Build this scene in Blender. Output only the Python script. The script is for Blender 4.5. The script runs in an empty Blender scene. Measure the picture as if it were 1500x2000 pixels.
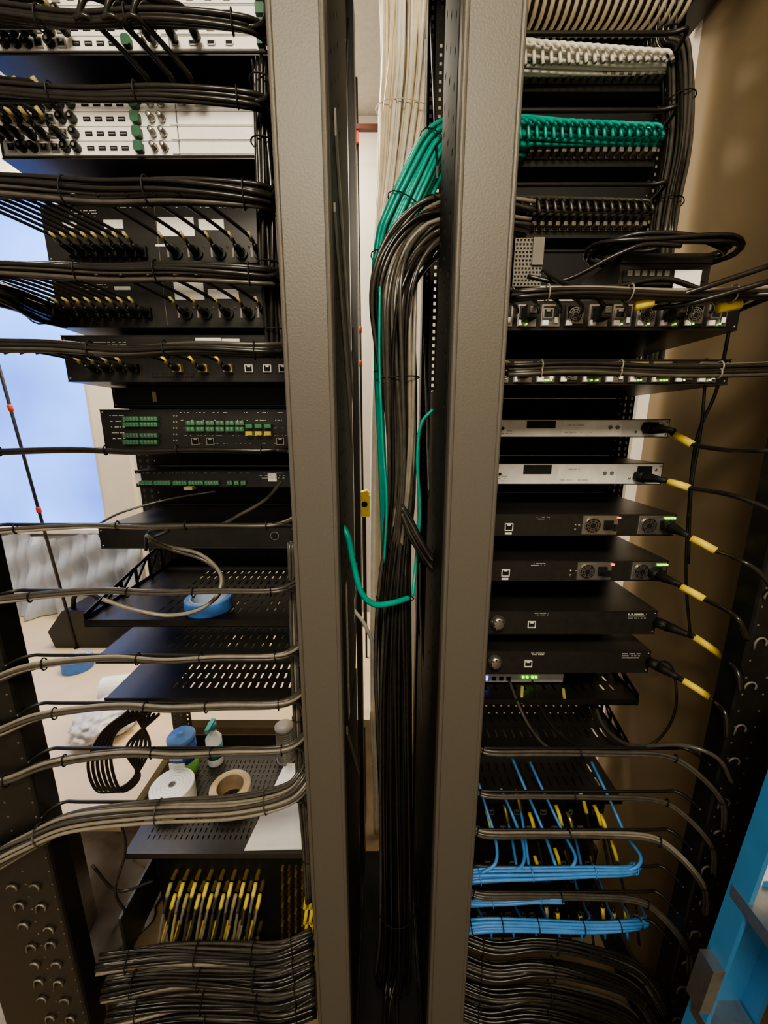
import bpy, math, random, bmesh
from mathutils import Vector
random.seed(7)
H=1.55; F=760.0; TH=math.radians(12.5); CT=math.cos(TH); ST=math.sin(TH)
# survey helper: world point on the vertical plane y=D measured off the reference
def P(u,v,D):
    a=(u-750)/F; b=(1000-v)/F; t=D/(CT+b*ST)
    return Vector((a*t,D,H+t*(-ST+b*CT)))
def Z(v,D): return P(750,v,D).z
def X(u,v,D): return P(u,v,D).x
V3=Vector
# ---------------------------------------------------------------- materials
MATS={}
def mat(name,col,rough=.5,metal=0.0,noise=.12,ns=30,bump=0.0,emit=0.0,coat=0.0):
    if name in MATS: return MATS[name]
    m=bpy.data.materials.new(name); m.use_nodes=True
    nt=m.node_tree; b=nt.nodes['Principled BSDF']
    tc=nt.nodes.new('ShaderNodeTexCoord'); n=nt.nodes.new('ShaderNodeTexNoise')
    n.inputs['Scale'].default_value=ns; n.inputs['Detail'].default_value=4
    nt.links.new(tc.outputs['Object'],n.inputs['Vector'])
    r=nt.nodes.new('ShaderNodeValToRGB')
    r.color_ramp.elements[0].position=.3; r.color_ramp.elements[1].position=.7
    r.color_ramp.elements[0].color=[c*(1-noise) for c in col]+[1]
    r.color_ramp.elements[1].color=[min(1,c*(1+noise)) for c in col]+[1]
    nt.links.new(n.outputs['Fac'],r.inputs['Fac']); nt.links.new(r.outputs['Color'],b.inputs['Base Color'])
    b.inputs['Roughness'].default_value=rough; b.inputs['Metallic'].default_value=metal
    if coat: b.inputs['Coat Weight'].default_value=coat
    if emit:
        nt.links.new(r.outputs['Color'],b.inputs['Emission Color']); b.inputs['Emission Strength'].default_value=emit
    if bump:
        bp=nt.nodes.new('ShaderNodeBump'); bp.inputs['Strength'].default_value=bump; bp.inputs['Distance'].default_value=.002
        nt.links.new(n.outputs['Fac'],bp.inputs['Height']); nt.links.new(bp.outputs['Normal'],b.inputs['Normal'])
    MATS[name]=m; return m
POST=mat('post_grey_paint',(.112,.101,.083),.48,0,.05,300,.2)
BLK=mat('black_powder_coat',(.014,.013,.011),.38,0,.2,60)
BLK2=mat('black_matte',(.006,.006,.005),.62,0,.2,60)
CHB=mat('chassis_black',(.026,.024,.021),.34,0,.15,80)
CAB=mat('cable_black',(.020,.018,.015),.24,0,.2,50)
CABG=mat('cable_dark_grey',(.075,.068,.056),.27,0,.2,50)
CABL=mat('cable_light_grey',(.25,.225,.18),.34,0,.15,50)
CRM=mat('cable_cream',(.86,.75,.56),.45,0,.08,30)
WHC=mat('cable_white',(.93,.90,.81),.45,0,.06,30)
TEAL=mat('cable_teal',(.010,.38,.30),.36,0,.15,40)
BLUE=mat('cable_blue',(.08,.29,.70),.4,0,.12,40)
YEL=mat('label_yellow',(.88,.70,.10),.5,0,.1,50)
YELD=mat('label_olive_yellow',(.42,.36,.15),.5,0,.15,50)
GLD=mat('gold_contacts',(.60,.46,.16),.3,.8,.1,50)
BRZ=mat('bronze_contacts',(.26,.16,.06),.35,.7,.1,50)
STL=mat('steel',(.50,.48,.45),.3,.9,.1,60)
SIL=mat('silver_paint',(.76,.75,.72),.32,.1,.05,60)
WPL=mat('white_card_plate',(.88,.87,.84),.42,.0,.04,40)
WHT=mat('white_label',(.96,.95,.91),.6,0,.03,40)
GRN=mat('terminal_green',(.07,.25,.12),.5,0,.15,60)
GRN2=mat('terminal_dark_green',(.02,.10,.05),.5,0,.15,60)
LEDG=mat('led_green',(.35,1.0,.05),.5,0,.02,10,0,2)
LEDR=mat('led_red',(1.0,.12,.10),.5,0,.02,10,0,2)
LEDB=mat('led_blue',(.15,.25,1.0),.5,0,.02,10,0,4)
RED=mat('red_plastic',(.50,.05,.02),.5)
DRK=mat('port_dark',(.004,.004,.004),.8)
GRYM=mat('mesh_grey',(.20,.185,.16),.5,.1)
HOOK=mat('hook_worn_metal',(.28,.26,.23),.4,.5,.4,90)
# ---------------------------------------------------------------- mesh builder
def cr(pts,k=8):
    pts=[V3(p) for p in pts]
    if len(pts)==2: return [pts[0].lerp(pts[1],i/k) for i in range(k+1)]
    q=[pts[0]*2-pts[1]]+pts+[pts[-1]*2-pts[-2]]; out=[]
    for i in range(1,len(q)-2):
        for j in range(k):
            t=j/k; a,b,c,d=q[i-1],q[i],q[i+1],q[i+2]
            out.append(.5*((2*b)+(c-a)*t+(2*a-5*b+4*c-d)*t*t+(3*b-a-3*c+d)*t**3))
    out.append(pts[-1]); return out
def frames(path):
    fr=[]; n=None
    for i,p in enumerate(path):
        t=(path[min(i+1,len(path)-1)]-path[max(i-1,0)])
        if t.length<1e-9: t=V3((0,0,1))
        t.normalize()
        if n is None:
            n=t.cross(V3((0,1,0.01)))
            if n.length<.05: n=t.cross(V3((1,0,0)))
        n=n-t*n.dot(t); n.normalize(); fr.append((t,n.copy(),t.cross(n)))
    return fr
class MB:
    def __init__(s): s.v=[];s.f=[];s.mi=[];s.sm=[];s.mats=[]
    def mx(s,m):
        if m not in s.mats: s.mats.append(m)
        return s.mats.index(m)
    def add(s,vs,fs,m,sm=False):
        o=len(s.v); s.v+= [tuple(x) for x in vs]; k=s.mx(m)
        for f in fs: s.f.append([i+o for i in f]); s.mi.append(k); s.sm.append(sm)
    def ob(s,o,a,b,c,m):
        o=V3(o);a=V3(a);b=V3(b);c=V3(c)
        s.add([o,o+a,o+a+b,o+b,o+c,o+a+c,o+a+b+c,o+b+c],[(0,3,2,1),(4,5,6,7),(0,1,5,4),(1,2,6,5),(2,3,7,6),(3,0,4,7)],m)
    def box(s,x0,x1,y0,y1,z0,z1,m): s.ob((x0,y0,z0),(x1-x0,0,0),(0,y1-y0,0),(0,0,z1-z0),m)
    def prism(s,poly,o,U,W,E,m,sm=False):
        o=V3(o);U=V3(U);W=V3(W);E=V3(E);n=len(poly)
        vs=[o+U*a+W*b for a,b in poly]; vs+=[p+E for p in vs]
        fs=[[i,(i+1)%n,n+(i+1)%n,n+i] for i in range(n)]+[list(range(n))[::-1],list(range(n,2*n))]
        s.add(vs,fs,m,sm)
    def lathe(s,c,ax,prof,m,n=20,closed=False,sm=True):
        c=V3(c);ax=V3(ax).normalized(); u=ax.cross(V3((0,0,1)))
        if u.length<.1: u=ax.cross(V3((1,0,0)))
        u.normalize(); w=ax.cross(u); vs=[];fs=[]
        for r,h in prof:
            for i in range(n):
                a=2*math.pi*i/n; vs.append(c+ax*h+(u*math.cos(a)+w*math.sin(a))*max(r,1e-5))
        L=len(prof)
        for j in range(L if closed else L-1):
            k=(j+1)%L
            for i in range(n): fs.append((j*n+i,j*n+(i+1)%n,k*n+(i+1)%n,k*n+i))
        if not closed: fs+= [list(range(n))[::-1],list(range((L-1)*n,L*n))]
        s.add(vs,fs,m,sm)
    def cyl(s,c,ax,r,h,m,n=12): s.lathe(c,ax,[(r,0),(r,h)],m,n,sm=False)
    def ring(s,c,ax,ro,ri,h,m,n=24): s.lathe(c,ax,[(ri,0),(ro,0),(ro,h),(ri,h)],m,n,closed=True,sm=False)
    def sweep(s,path,r,m,n=6):
        fr=frames(path); vs=[];fs=[]
        for i,(p,(t,a,b)) in enumerate(zip(path,fr)):
            rr=r(i/(len(path)-1)) if callable(r) else r
            for j in range(n):
                g=2*math.pi*j/n; vs.append(p+(a*math.cos(g)+b*math.sin(g))*rr)
        for i in range(len(path)-1):
            for j in range(n): fs.append((i*n+j,i*n+(j+1)%n,(i+1)*n+(j+1)%n,(i+1)*n+j))
        fs+=[list(range(n))[::-1],list(range((len(path)-1)*n,len(path)*n))]
        s.add(vs,fs,m,True)
    def tube(s,pts,r,m,n=7,k=8): s.sweep(cr(pts,k),r,m,n)
    def bundle(s,pts,R,N,r,ms,k=8,wander=.12,twist=.6,ties=0,tm=None,squash=1.0,n=6):
        path=cr(pts,k); fr=frames(path); L=len(path)-1
        Rf=R if callable(R) else (lambda t:R)
        for i in range(N):
            rad=math.sqrt((i+.5)/N); ang=i*2.39996; p1=random.uniform(0,6.3);p2=random.uniform(0,6.3);w1=random.uniform(3,9)
            q=[]
            for j,(p,(t,a,b)) in enumerate(zip(path,fr)):
                x=j/L; rr=Rf(x)*max(0,rad+wander*math.sin(w1*x+p1)); an=ang+twist*x+wander*1.5*math.sin(w1*x*.8+p2)
                q.append(p+a*math.cos(an)*rr+b*math.sin(an)*rr*squash)
            s.sweep(q,r,ms[i%len(ms)],n)
        for i in range(ties):
            j=int((i+.5)/ties*L); t,a,b=fr[j]; c=path[j]; rr=Rf(j/L)*(1+wander*.6)+r*.9
            q=[c+a*math.cos(g)*rr+b*math.sin(g)*rr*squash for g in [2*math.pi*x/14 for x in range(15)]]
            s.sweep(q,.0013,tm or BLK2,4)
    def perf(s,o,U,W,nu,nv,fu,fv,T,m,stag=False):
        o=V3(o);U=V3(U);W=V3(W);T=V3(T); cu=U/nu; cv=W/nv
        for j in range(nv+1):
            if j==0: s.ob(o,U,cv*(1-fv)/2,T,m)
            elif j==nv: s.ob(o+W-cv*(1-fv)/2,U,cv*(1-fv)/2,T,m)
            else: s.ob(o+cv*(j-(1-fv)/2),U,cv*(1-fv),T,m)
        for j in range(nv):
            b=o+cv*(j+(1-fv)/2); h=cv*fv; sh=.5 if (stag and j%2) else 0
            prev=0.0
            for i in range(nu):
                st=i+(1-fu)/2+sh*.9*(1-fu)
                s.ob(b+cu*prev,cu*(st-prev),h,T,m); prev=st+fu
            s.ob(b+cu*prev,cu*(nu-prev),h,T,m)
    def done(s,name,parent=None):
        me=bpy.data.meshes.new(name); me.from_pydata(s.v,[],s.f)
        for m in s.mats: me.materials.append(m)
        me.polygons.foreach_set('material_index',s.mi); me.polygons.foreach_set('use_smooth',s.sm)
        bm=bmesh.new(); bm.from_mesh(me); bmesh.ops.recalc_face_normals(bm,faces=bm.faces); bm.to_mesh(me); bm.free()
        me.update(); o=bpy.data.objects.new(name,me); bpy.context.collection.objects.link(o)
        if parent: o.parent=parent
        return o
NY=V3((0,-1,0))
# ---- small parts, all facing the aisle (-Y) at plane D
def rj45(b,x,z,D,w=.0135,led=False,m=None):
    h=w*.9; m=m or STL
    b.box(x-w/2-.0015,x-w/2,D-.003,D,z-h/2,z+h/2,m); b.box(x+w/2,x+w/2+.0015,D-.003,D,z-h/2,z+h/2,m)
    b.box(x-w/2-.0015,x+w/2+.0015,D-.003,D,z+h/2,z+h/2+.0015,m); b.box(x-w/2-.0015,x+w/2+.0015,D-.003,D,z-h/2-.0015,z-h/2,m)
    b.box(x-w/2,x+w/2,D-.0008,D+.0,z-h/2,z+h/2,DRK); b.box(x-w/4,x+w/4,D-.0026,D,z+h/2-.003,z+h/2,m)
    if led: b.box(x-w/2,x-w/2+.003,D-.0035,D-.003,z-h/2-.0015,z-h/2+.001,LEDG)
def fan(b,x,z,D,r=.016):
    b.box(x-r*1.15,x+r*1.15,D-.002,D,z-r*1.1,z+r*1.1,STL)
    b.cyl((x,D-.0022,z),NY,r,.0006,DRK,20)
    for q in (1.0,.72,.45): b.ring((x,D-.003,z),NY,r*q,r*q-.0011,.0012,STL,20)
    for a in range(4):
        g=a*math.pi/4+.4; dx,dz=math.cos(g)*r,math.sin(g)*r
        b.ob((x-dx,D-.0042,z-dz),(dx*2,0,dz*2),(0,.001,0),(-dz*.08,0,dx*.08),STL)
    b.cyl((x,D-.0035,z),NY,r*.3,.002,BLK,12)
def screw(b,x,z,D,r=.0028,m=None):
    b.lathe((x,D,z),NY,[(r,0),(r,.0008),(r*.6,.0016),(0,.0018)],m or STL,8); b.box(x-r*.7,x+r*.7,D-.0021,D-.0015,z-.0003,z+.0003,DRK)
def term(b,x0,x1,z,D,n=6,h=.008,m=None):
    m=m or GRN; b.box(x0,x1,D-.010,D,z-h/2,z+h/2,m); w=(x1-x0)/n
    for i in range(n):
        b.cyl((x0+w*(i+.5),D-.010,z+h*.12),NY,w*.28,.0008,STL,8); b.box(x0+w*i,x0+w*i+w*.08,D-.0115,D-.010,z-h/2,z+h/2,m)
def knob(b,x,z,D,r,m=STL):
    b.lathe((x,D,z),NY,[(r,0),(r,.003),(r*.85,.006),(r*.8,.012),(r*.5,.013),(.0,.013)],m,18)
    for i in range(8):
        g=i*math.pi/4; b.cyl((x+math.cos(g)*r*.62,D-.012,z+math.sin(g)*r*.62),NY,r*.09,.002,DRK,6)
def micro(b,x0,x1,z,D,m=WHT,h=.0012,dens=.7):
    x=x0
    while x<x1:
        w=random.uniform(.001,.003)
        if random.random()<dens: b.box(x,min(x+w,x1),D-.0006,D,z-h/2,z+h/2,m)
        x+=w+.0008
def xlr(b,x,z,D,r=.009,m=GLD):
    b.ring((x,D,z),NY,r,r*.72,.004,BLK,14); b.cyl((x,D-.0005,z),NY,r*.7,.001,DRK,12)
    for g in (.5,2.6,4.7): b.cyl((x+math.cos(g)*r*.35,D-.001,z+math.sin(g)*r*.35),NY,r*.13,.004,m,6)
def hdmi(b,x,z,D,w=.013,h=.006):
    b.prism([(-w/2,h/2),(w/2,h/2),(w/2,-h*.1),(w*.36,-h/2),(-w*.36,-h/2),(-w/2,-h*.1)],(x,D,z),(1,0,0),(0,0,1),(0,-.002,0),STL)
    b.box(x-w*.36,x+w*.36,D-.0026,D-.002,z-h*.25,z+h*.28,DRK)
# ---- generic rack chassis: body + lips + seams + front ears on the rails
YF=1.05
def chassis(x0,x1,D,z0,z1,body=CHB,face=None):
    b=MB(); face=face or body; c=(x0+x1)/2
    b.box(x0,x1,D,YF-.003,z0,z1,body)
    b.box(x0,x1,D-.0015,D,z1-.0015,z1,body); b.box(x0,x1,D-.0015,D,z0,z0+.0015,body)
    b.box(x0+.002,x1-.002,D-.0008,D,z0+.0015,z1-.0015,face)
    b.box(c-.2413,c+.2413,YF-.003,YF,z0,z1,body)
    for x in (x0+.006,x1-.006):
        for z in (z0+.006,z1-.006): screw(b,x,z,D-.0008,.0022)
    for s,xx in ((-1,x0),(1,x1)):
        for i in range(8):
            y=D+.03+i*.012; b.box(xx-.0006 if s<0 else xx, xx if s<0 else xx+.0006,y,y+.006,z0+.010,z1-.010,DRK)
    return b
def label(b,u0,u1,v0,v1,D,m=WHT):
    a=P(u0,v1,D);c=P(u1,v0,D); b.box(min(a.x,c.x),max(a.x,c.x),D-.0016,D,a.z,c.z,m)
# ================================================================ ROOM
def roomobj(name,x0,x1,y0,y1,z0,z1,m):
    b=MB(); b.box(x0,x1,y0,y1,z0,z1,m); return b.done(name)
TAN=mat('wall_tan_paint',(.30,.225,.13),.6,0,.08,3,.05)
CREAM=mat('wall_cream_paint',(.78,.73,.64),.6,0,.05,3,.05)
WTRM=mat('trim_white',(.88,.81,.68),.5,0,.04,10)
CEIL=mat('ceiling_tile_white',(.62,.60,.57),.8,0,.06,60,.3)
FLR=mat('floor_tan_vinyl',(.34,.25,.155),.45,0,.15,12,.1)
roomobj('floor',-3.2,2.2,-1.6,3.1,-.05,0,FLR)
roomobj('ceiling',-3.2,2.2,-1.6,3.1,2.85,2.9,CEIL)
roomobj('wall_right',.735,.85,-1.6,1.12,0,2.85,TAN)
roomobj('trim_1',.735,.85,1.12,1.17,0,2.85,WTRM)
roomobj('wall_left',-3.2,-3.1,-1.6,3.1,0,2.85,CREAM)
WB=2.0; wx0,wx1,wz0,wz1=-3.0,-1.44,1.0,2.62
b=MB(); b.box(wx1,2.2,WB,WB+.12,0,2.85,CREAM); b.box(-3.1,wx0,WB,WB+.12,0,2.85,CREAM)
b.box(wx0,wx1,WB,WB+.12,0,wz0,CREAM); b.box(wx0,wx1,WB,WB+.12,wz1,2.85,CREAM); b.done('wall_back')
WINM=mat('window_frosted_glass',(.095,.22,.92),.3,0,.55,1.0,0,3.1)
b=MB(); b.box(wx0,wx1,WB+.07,WB+.08,wz0,wz1,WINM)
for x in (wx0,wx1-.02): b.box(x,x+.02,WB-.02,WB+.07,wz0,wz1,WTRM)
b.box(wx0,wx1,WB-.04,WB+.07,wz0,wz0+.02,WTRM); b.box(wx0,wx1,WB-.02,WB+.07,wz1-.05,wz1,WTRM); b.done('window_1')
roomobj('trim_2',wx1,wx1+.16,WB-.03,WB,0,2.85,WTRM)
# ================================================================ RACK FRAMES
def rpoly(w,d,r=.006):
    return [(r,0),(w-r,0),(w-r*.3,r*.3),(w,r),(w,d-r),(w-r,d),(r,d),(0,d-r),(0,r),(r*.3,r*.3)]
TOP=2.45
def rack(gp0,gp1,bp0,bp1,inner,sgn):
    b=MB()
    b.prism(rpoly(gp1-gp0,.03),(gp0,.60,.03),(1,0,0),(0,1,0),(0,0,TOP-.03),POST)
    for x in (gp0+.004,gp1-.004): b.cyl((x,.601,.03),(0,0,1),.004,TOP-.03,POST,10)
    b.box(gp0+.004,gp1-.004,.63,.655,.03,TOP,BLK2)
    b.prism(rpoly(bp1-bp0,.05),(bp0,.61,.03),(1,0,0),(0,1,0),(0,0,TOP-.03),BLK)
    x0=min(gp0,bp0);x1=max(gp1,bp1)
    for z0,z1 in ((0,.03),(TOP,TOP+.05)):
        b.box(x0,x1,.60,.66,z0,z1,BLK); b.box(x0,x1,1.10,1.15,z0,z1,BLK)
        b.box(x0,x0+.05,.66,1.10,z0,z1,BLK); b.box(x1-.05,x1,.66,1.10,z0,z1,BLK)
    xs=inner
    b.perf((xs,.655,.03),(0,.145,0),(0,0,TOP-.03),3,60,.18,.22,(.003,0,0),BLK2)
    if sgn<0:
        b.box(xs-.001,xs,.655,.95,.9,TOP,BLK2); b.box(xs,xs+.003,.80,.95,.03,.9,BLK2)
        b.box(xs,xs+.003,.80,.95,1.12,TOP,BLK2)
        b.ob((xs+.0032,.70,1.98),(.003,0,0),(0,.25,-.36),(0,0,.035),GRYM)
        b.ob((xs+.0032,.66,1.86),(.003,0,0),(0,.25,-.36),(0,0,.012),GRYM)
        b.ob((xs+.0032,.66,.95),(.003,0,0),(0,.28,-.40),(0,0,.02),GRYM)
        b.perf((xs+.0032,.70,.95),(0,.02,0),(0,0,.3),1,14,.5,.4,(.002,0,0),STL)
    else:
        b.box(xs+.003,xs+.004,.655,.80,.03,1.75,BLK2); b.box(xs,xs+.003,.80,.88,.03,1.62,BLK2)
        b.box(xs,xs+.003,.88,1.05,.03,.95,BLK2)
    for k in range(4):
        z=.15+k*.62
        b.ob((xs-.002,.86,z),(.004,0,0),(0,.20,.40),(0,0,.02),BLK)
    b.box(xs-.004,xs+.012,1.05,1.10,.03,TOP,BLK)
    return b
PL0=-.86; PL1=-.668; PR0=.634
for (g0,g1,p0,p1,inn,c,s) in ((-.146,-.073,PL0,PL1,-.078,-.38,-1),(.098,.177,PR0,.722,.101,.38,1)):
    b=rack(g0,g1,p0,p1,inn,s)
    for xa,xb in ((c-.285,c-.225),(c+.225,c+.272)):
        b.perf((xa,YF,.03),(xb-xa,0,0),(0,0,TOP-.03),3,150,.3,.5,(0,.003,0),BLK)
        xe=xa if xa<c else xb-.003
        b.box(xe,xe+.003,YF+.003,1.10,.03,TOP,BLK)
    n=11 if s<0 else 24
    for i in range(n):
        z=.08+i*.055 if s<0 else .25+i*.085
        for xx in ((p1-.085,p1-.04) if s<0 else (p0+.02,)):
            xx+=random.uniform(-.006,.006); zz=z+random.uniform(-.008,.008)
            q=[V3((xx+.010*math.cos(t),.607,zz+.010*math.sin(t))) for t in [x*.5 for x in range(-1,random.choice((6,7,8)))]]
            if i%2: q.append(V3((xx-.010,.607,zz-.012)))
            b.sweep(q,.0019,HOOK if s<0 else GRYM,5)
    for i in range(70):
        z=.06+i*.034
        for xx in ((p1-.008,p1-.062) if s<0 else (p0+.008,p0+.045)): b.cyl((xx,.6102,z),NY,.0019,.0006,GRYM,6)
    b.done('equipment_rack_frame')
def blank(c,z0,z1):
    b=MB(); b.box(c-.241,c+.241,YF-.0035,YF,z0,z1,BLK2); b.box(c-.241,c+.241,YF-.01,YF-.0035,z0,z0+.002,BLK2)
    b.box(c-.241,c+.241,YF-.01,YF-.0035,z1-.002,z1,BLK2)
    n=max(1,int((z1-z0)/.02))
    for i in range(n):
        for s in (-1,1): screw(b,c+s*.233,z0+(z1-z0)*(i+.5)/n,YF-.0035)
    b.done('blanking_panel')
# black floor tray that the central cable trunks drop into
b=MB(); b.box(-.070,.096,.58,1.14,0,.006,BLK2); b.box(-.070,-.067,.58,1.14,.006,.05,BLK); b.box(.093,.096,.58,1.14,.006,.05,BLK); b.box(-.067,.093,.58,.583,.006,.035,BLK)
b.bundle([(.03,.80,.05),(.02,.74,.022),(.01,.66,.016),(.0,.59,.045)],.016,14,.0042,[CAB],6,.3,1); b.done('floor_cable_tray')
# ================================================================ LEFT RACK GEAR
LX0,LX1=-.60,-.16
occL=[];occR=[]
def matrix(v0,v1,D=.724):
    z1,z0=Z(v0,D),Z(v1,D); occL.append((z0,z1)); b=chassis(LX0-.005,LX1,D,z0,z1,CHB,BLK2)
    hgt=z1-z0-.008; n=max(4,round(hgt/.0175)); ch=hgt/n; X0=LX0+.003
    for i in range(n):
        a=z0+.004+i*ch; c=a+ch-.0014; zc=(a+c)/2; f=D-.004
        b.box(X0,-.322,f,D,a,c,WPL); b.box(-.320,LX1-.005,f-.0005,D,a,c,WPL)
        for k in range(7):
            xx=X0+.014+k*.017
            if random.random()<.7: b.ring((xx,f,zc),NY,.0068,.0042,.008,BLK,10); b.cyl((xx,f-.002,zc),NY,.0025,.008,STL,6)
            else: rj45(b,xx,zc,f,.009)
        for k in range(4):
            xx=X0+.137+k*.018; b.box(xx-.0055,xx+.0055,f-.001,f,zc-.0028,zc+.0028,DRK); b.box(xx-.0045,xx+.0045,f-.0013,f,zc-.0008,zc+.0008,STL)
        if i%3!=1 or n<7: b.prism([(0,.003),(.003,.001),(.010,.001),(.013,.003),(.013,ch-.006),(.010,ch-.004),(.003,ch-.004),(0,ch-.006)],(X0+.208,f,a),(1,0,0),(0,0,1),(0,-.009,0),GRN2)
        for k in range(2):
            xx=X0+.238+k*.016; b.lathe((xx,f,zc),NY,[(.0055,0),(.0055,.004),(.004,.005),(.004,.012),(.002,.0125)],STL,10)
        screw(b,X0+.258,zc,f,.002); screw(b,LX1-.011,zc,f,.003)
        b.box(X0+.265,LX1-.03,f-.0015,f-.0005,a+.001,a+.002,SIL)
        if i>=n-1 or n>6:
            for k in range(4): hdmi(b,X0+.285+k*.027,zc,f-.0005)
            b.box(LX1-.028,LX1-.016,f-.009,f,a+.002,c-.002,GRN2)
    return b.done('matrix_switcher')
matrix(-115,110); matrix(186,312)
def loopwire(b,p0,p1,r,m,drop=.02,out=.03,lab=None,plug=None):
    p0=V3(p0);p1=V3(p1); a=p1+V3((0,-.018,0)); mid=p0.lerp(a,.55)+V3((0,-out*.4,drop))
    pts=[p0,p0.lerp(mid,.5)+V3((0,-out*.4,drop*.3)),mid,a+V3((-.004,-.016,.008)),a]
    b.tube(pts,r,m,6,6)
    if plug: b.lathe(p1,NY,[(.0065,0),(.0065,.012),(.005,.015),(.0035,.024)],plug,10)
    if lab:
        d=(pts[3]-a); b.sweep([a+d*.6,a+d*1.3+V3((0,0,.002))],r*1.25,lab,8)
def ampl(v0,v1,D,us,vc,us2,labs):
    z1,z0=Z(v0,D),Z(v1,D); occL.append((z0,z1)); b=chassis(LX0,LX1,D,z0,z1); f=D-.0008
    for u in us: 
        p=P(u,vc,D); b.box(p.x-.0075,p.x+.0075,D-.008,D,p.z-.009,p.z+.009,BLK2); b.box(p.x-.006,p.x+.006,D-.009,D-.008,p.z-.006,p.z+.006,STL if random.random()<.3 else DRK)
    for u in us2:
        p=P(u,vc,D); xlr(b,p.x,p.z,f,.0115); b.box(p.x-.016,p.x-.0125,D-.002,D,p.z-.008,p.z+.008,GRYM); screw(b,p.x+.014,p.z+.009,f,.002)
    for l in labs: label(b,*l,D)
    for k in range(3): micro(b,LX0+.05,LX0+.10,z1-.010-.004*k,f-.001)
    micro(b,LX0+.13,LX1-.03,z1-.005,f-.001,WHT,.001,.3)
    b.box(LX0+.20,LX0+.2008,D-.0015,D,z0+.004,z1-.004,GRYM)
    b.done('power_amplifier')
cols1=[148+i*19 for i in range(8)]; cols2=[345,385,430,472,508]
ampl(400,514,.777,cols1,494,cols2,[(310,378,425,462),(390,437,429,450),(205,240,430,447),(125,150,434,446),(305,335,478,482)])
c1b=[150+i*20 for i in range(8)]; c2b=[365,403,445,487,520]
ampl(545,640,.777,c1b,612,c2b,[(343,397,552,586),(408,466,565,584),(225,255,560,567)])
D=.776; z1,z0=Z(655,D),Z(746,D); occL.append((z0,z1)); b=chassis(LX0,LX1,D,z0,z1)
label(b,385,432,660,692,D);label(b,436,468,662,690,D)
for u in (190,215,240,265,350,400,448): p=P(u,720,D); b.box(p.x-.008,p.x+.008,D-.01,D,p.z-.007,p.z+.007,YELD if u>300 else BLK2)
for u in (487,523,553): p=P(u,720,D); rj45(b,p.x,p.z,D-.001,.012,False,WPL)
for k in range(4): micro(b,LX0+.06,LX0+.12,z1-.012-.005*k,D-.001)
b.perf((LX0+.16,D-.002,z0+.008),(.08,0,0),(0,0,.008),14,2,.5,.5,(0,.001,0),CHB); b.box(LX0,LX1,D-.002,D,Z(699,D),Z(697,D),BLK); b.done('audio_interface')
D=.85; z1,z0=Z(757,D),Z(797,D); occL.append((z0,z1)); b=chassis(LX0+.03,LX1,D,z0,z1,BLK2); p=P(303,775,D); b.box(p.x-.004,p.x+.004,D-.003,D,p.z-.01,p.z+.01,YELD)
b.box(LX0+.04,LX1-.01,D-.004,D,z0+.004,z0+.006,CHB); b.done('rack_drawer')
D=.848; z1,z0=Z(800,D),Z(879,D); occL.append((z0,z1)); b=chassis(LX0,LX1,D,z0,z1)
for v in (818,829,850,863):
    for u0,u1 in ((246,276),(279,312)): a=P(u0,v,D);c=P(u1,v,D); term(b,a.x,c.x,a.z,D,5,.009)
for i in range(6):
    for v in (826,838): a=P(368+i*19,v,D); term(b,a.x,a.x+.017,a.z,D,2,.009)
for u in (490,508,526): 
    for v in (832,846): a=P(u,v,D); b.box(a.x-.007,a.x+.007,D-.014,D,a.z-.004,a.z+.004,YEL if v>840 else GRN)
for u in (412,383,548): p=P(u,862,D); rj45(b,p.x,p.z,D-.001)
for k in range(5): micro(b,LX0+.02,LX0+.05,z1-.012-.012*k,D-.001); micro(b,LX0+.17,LX1,z1-.006-.016*k,D-.001,WHT,.001,.3)
for u in (340,345): 
    for v in range(812,870,12): p=P(u,v,D); b.cyl((p.x,D,p.z),NY,.002,.001,STL,6)
b.done('audio_processor')
D=.935; z1,z0=Z(919,D),Z(951,D); occL.append((z0,z1)); b=chassis(LX0,LX1,D,z0,z1)
for u0,u1,n in ((277,302,5),(305,336,6),(342,368,5),(372,400,5),(403,430,5),(447,456,2),(460,469,2),(473,482,2)): a=P(u0,942,D);c=P(u1,942,D); term(b,a.x,c.x,a.z,D,n,.010)
label(b,266,275,925,944,D); label(b,524,540,924,940,D)
p=P(375,952,D); b.box(p.x-.01,p.x+.01,D-.02,D,p.z-.003,p.z+.004,YELD)
for k in range(3): micro(b,LX0+.30,LX0+.36,z1-.006-.006*k,D-.001)
micro(b,LX0+.02,LX0+.28,z1-.006,D-.001,WHT,.001,.3); b.done('signal_processor')
D=.79; z1,z0=Z(1031,D),Z(1071,D); occL.append((z0,z1)); b=chassis(LX0,LX1,D,z0,z1,BLK)
p=P(537,1046,D); b.cyl((p.x,D-.001,p.z),NY,.008,.002,DRK,16); b.ring((p.x,D-.001,p.z),NY,.009,.008,.002,GRYM,16)
b.box(LX0+.002,LX1-.002,D-.003,D-.001,z0+.002,z0+.004,CHB); b.done('rack_drawer')
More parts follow.
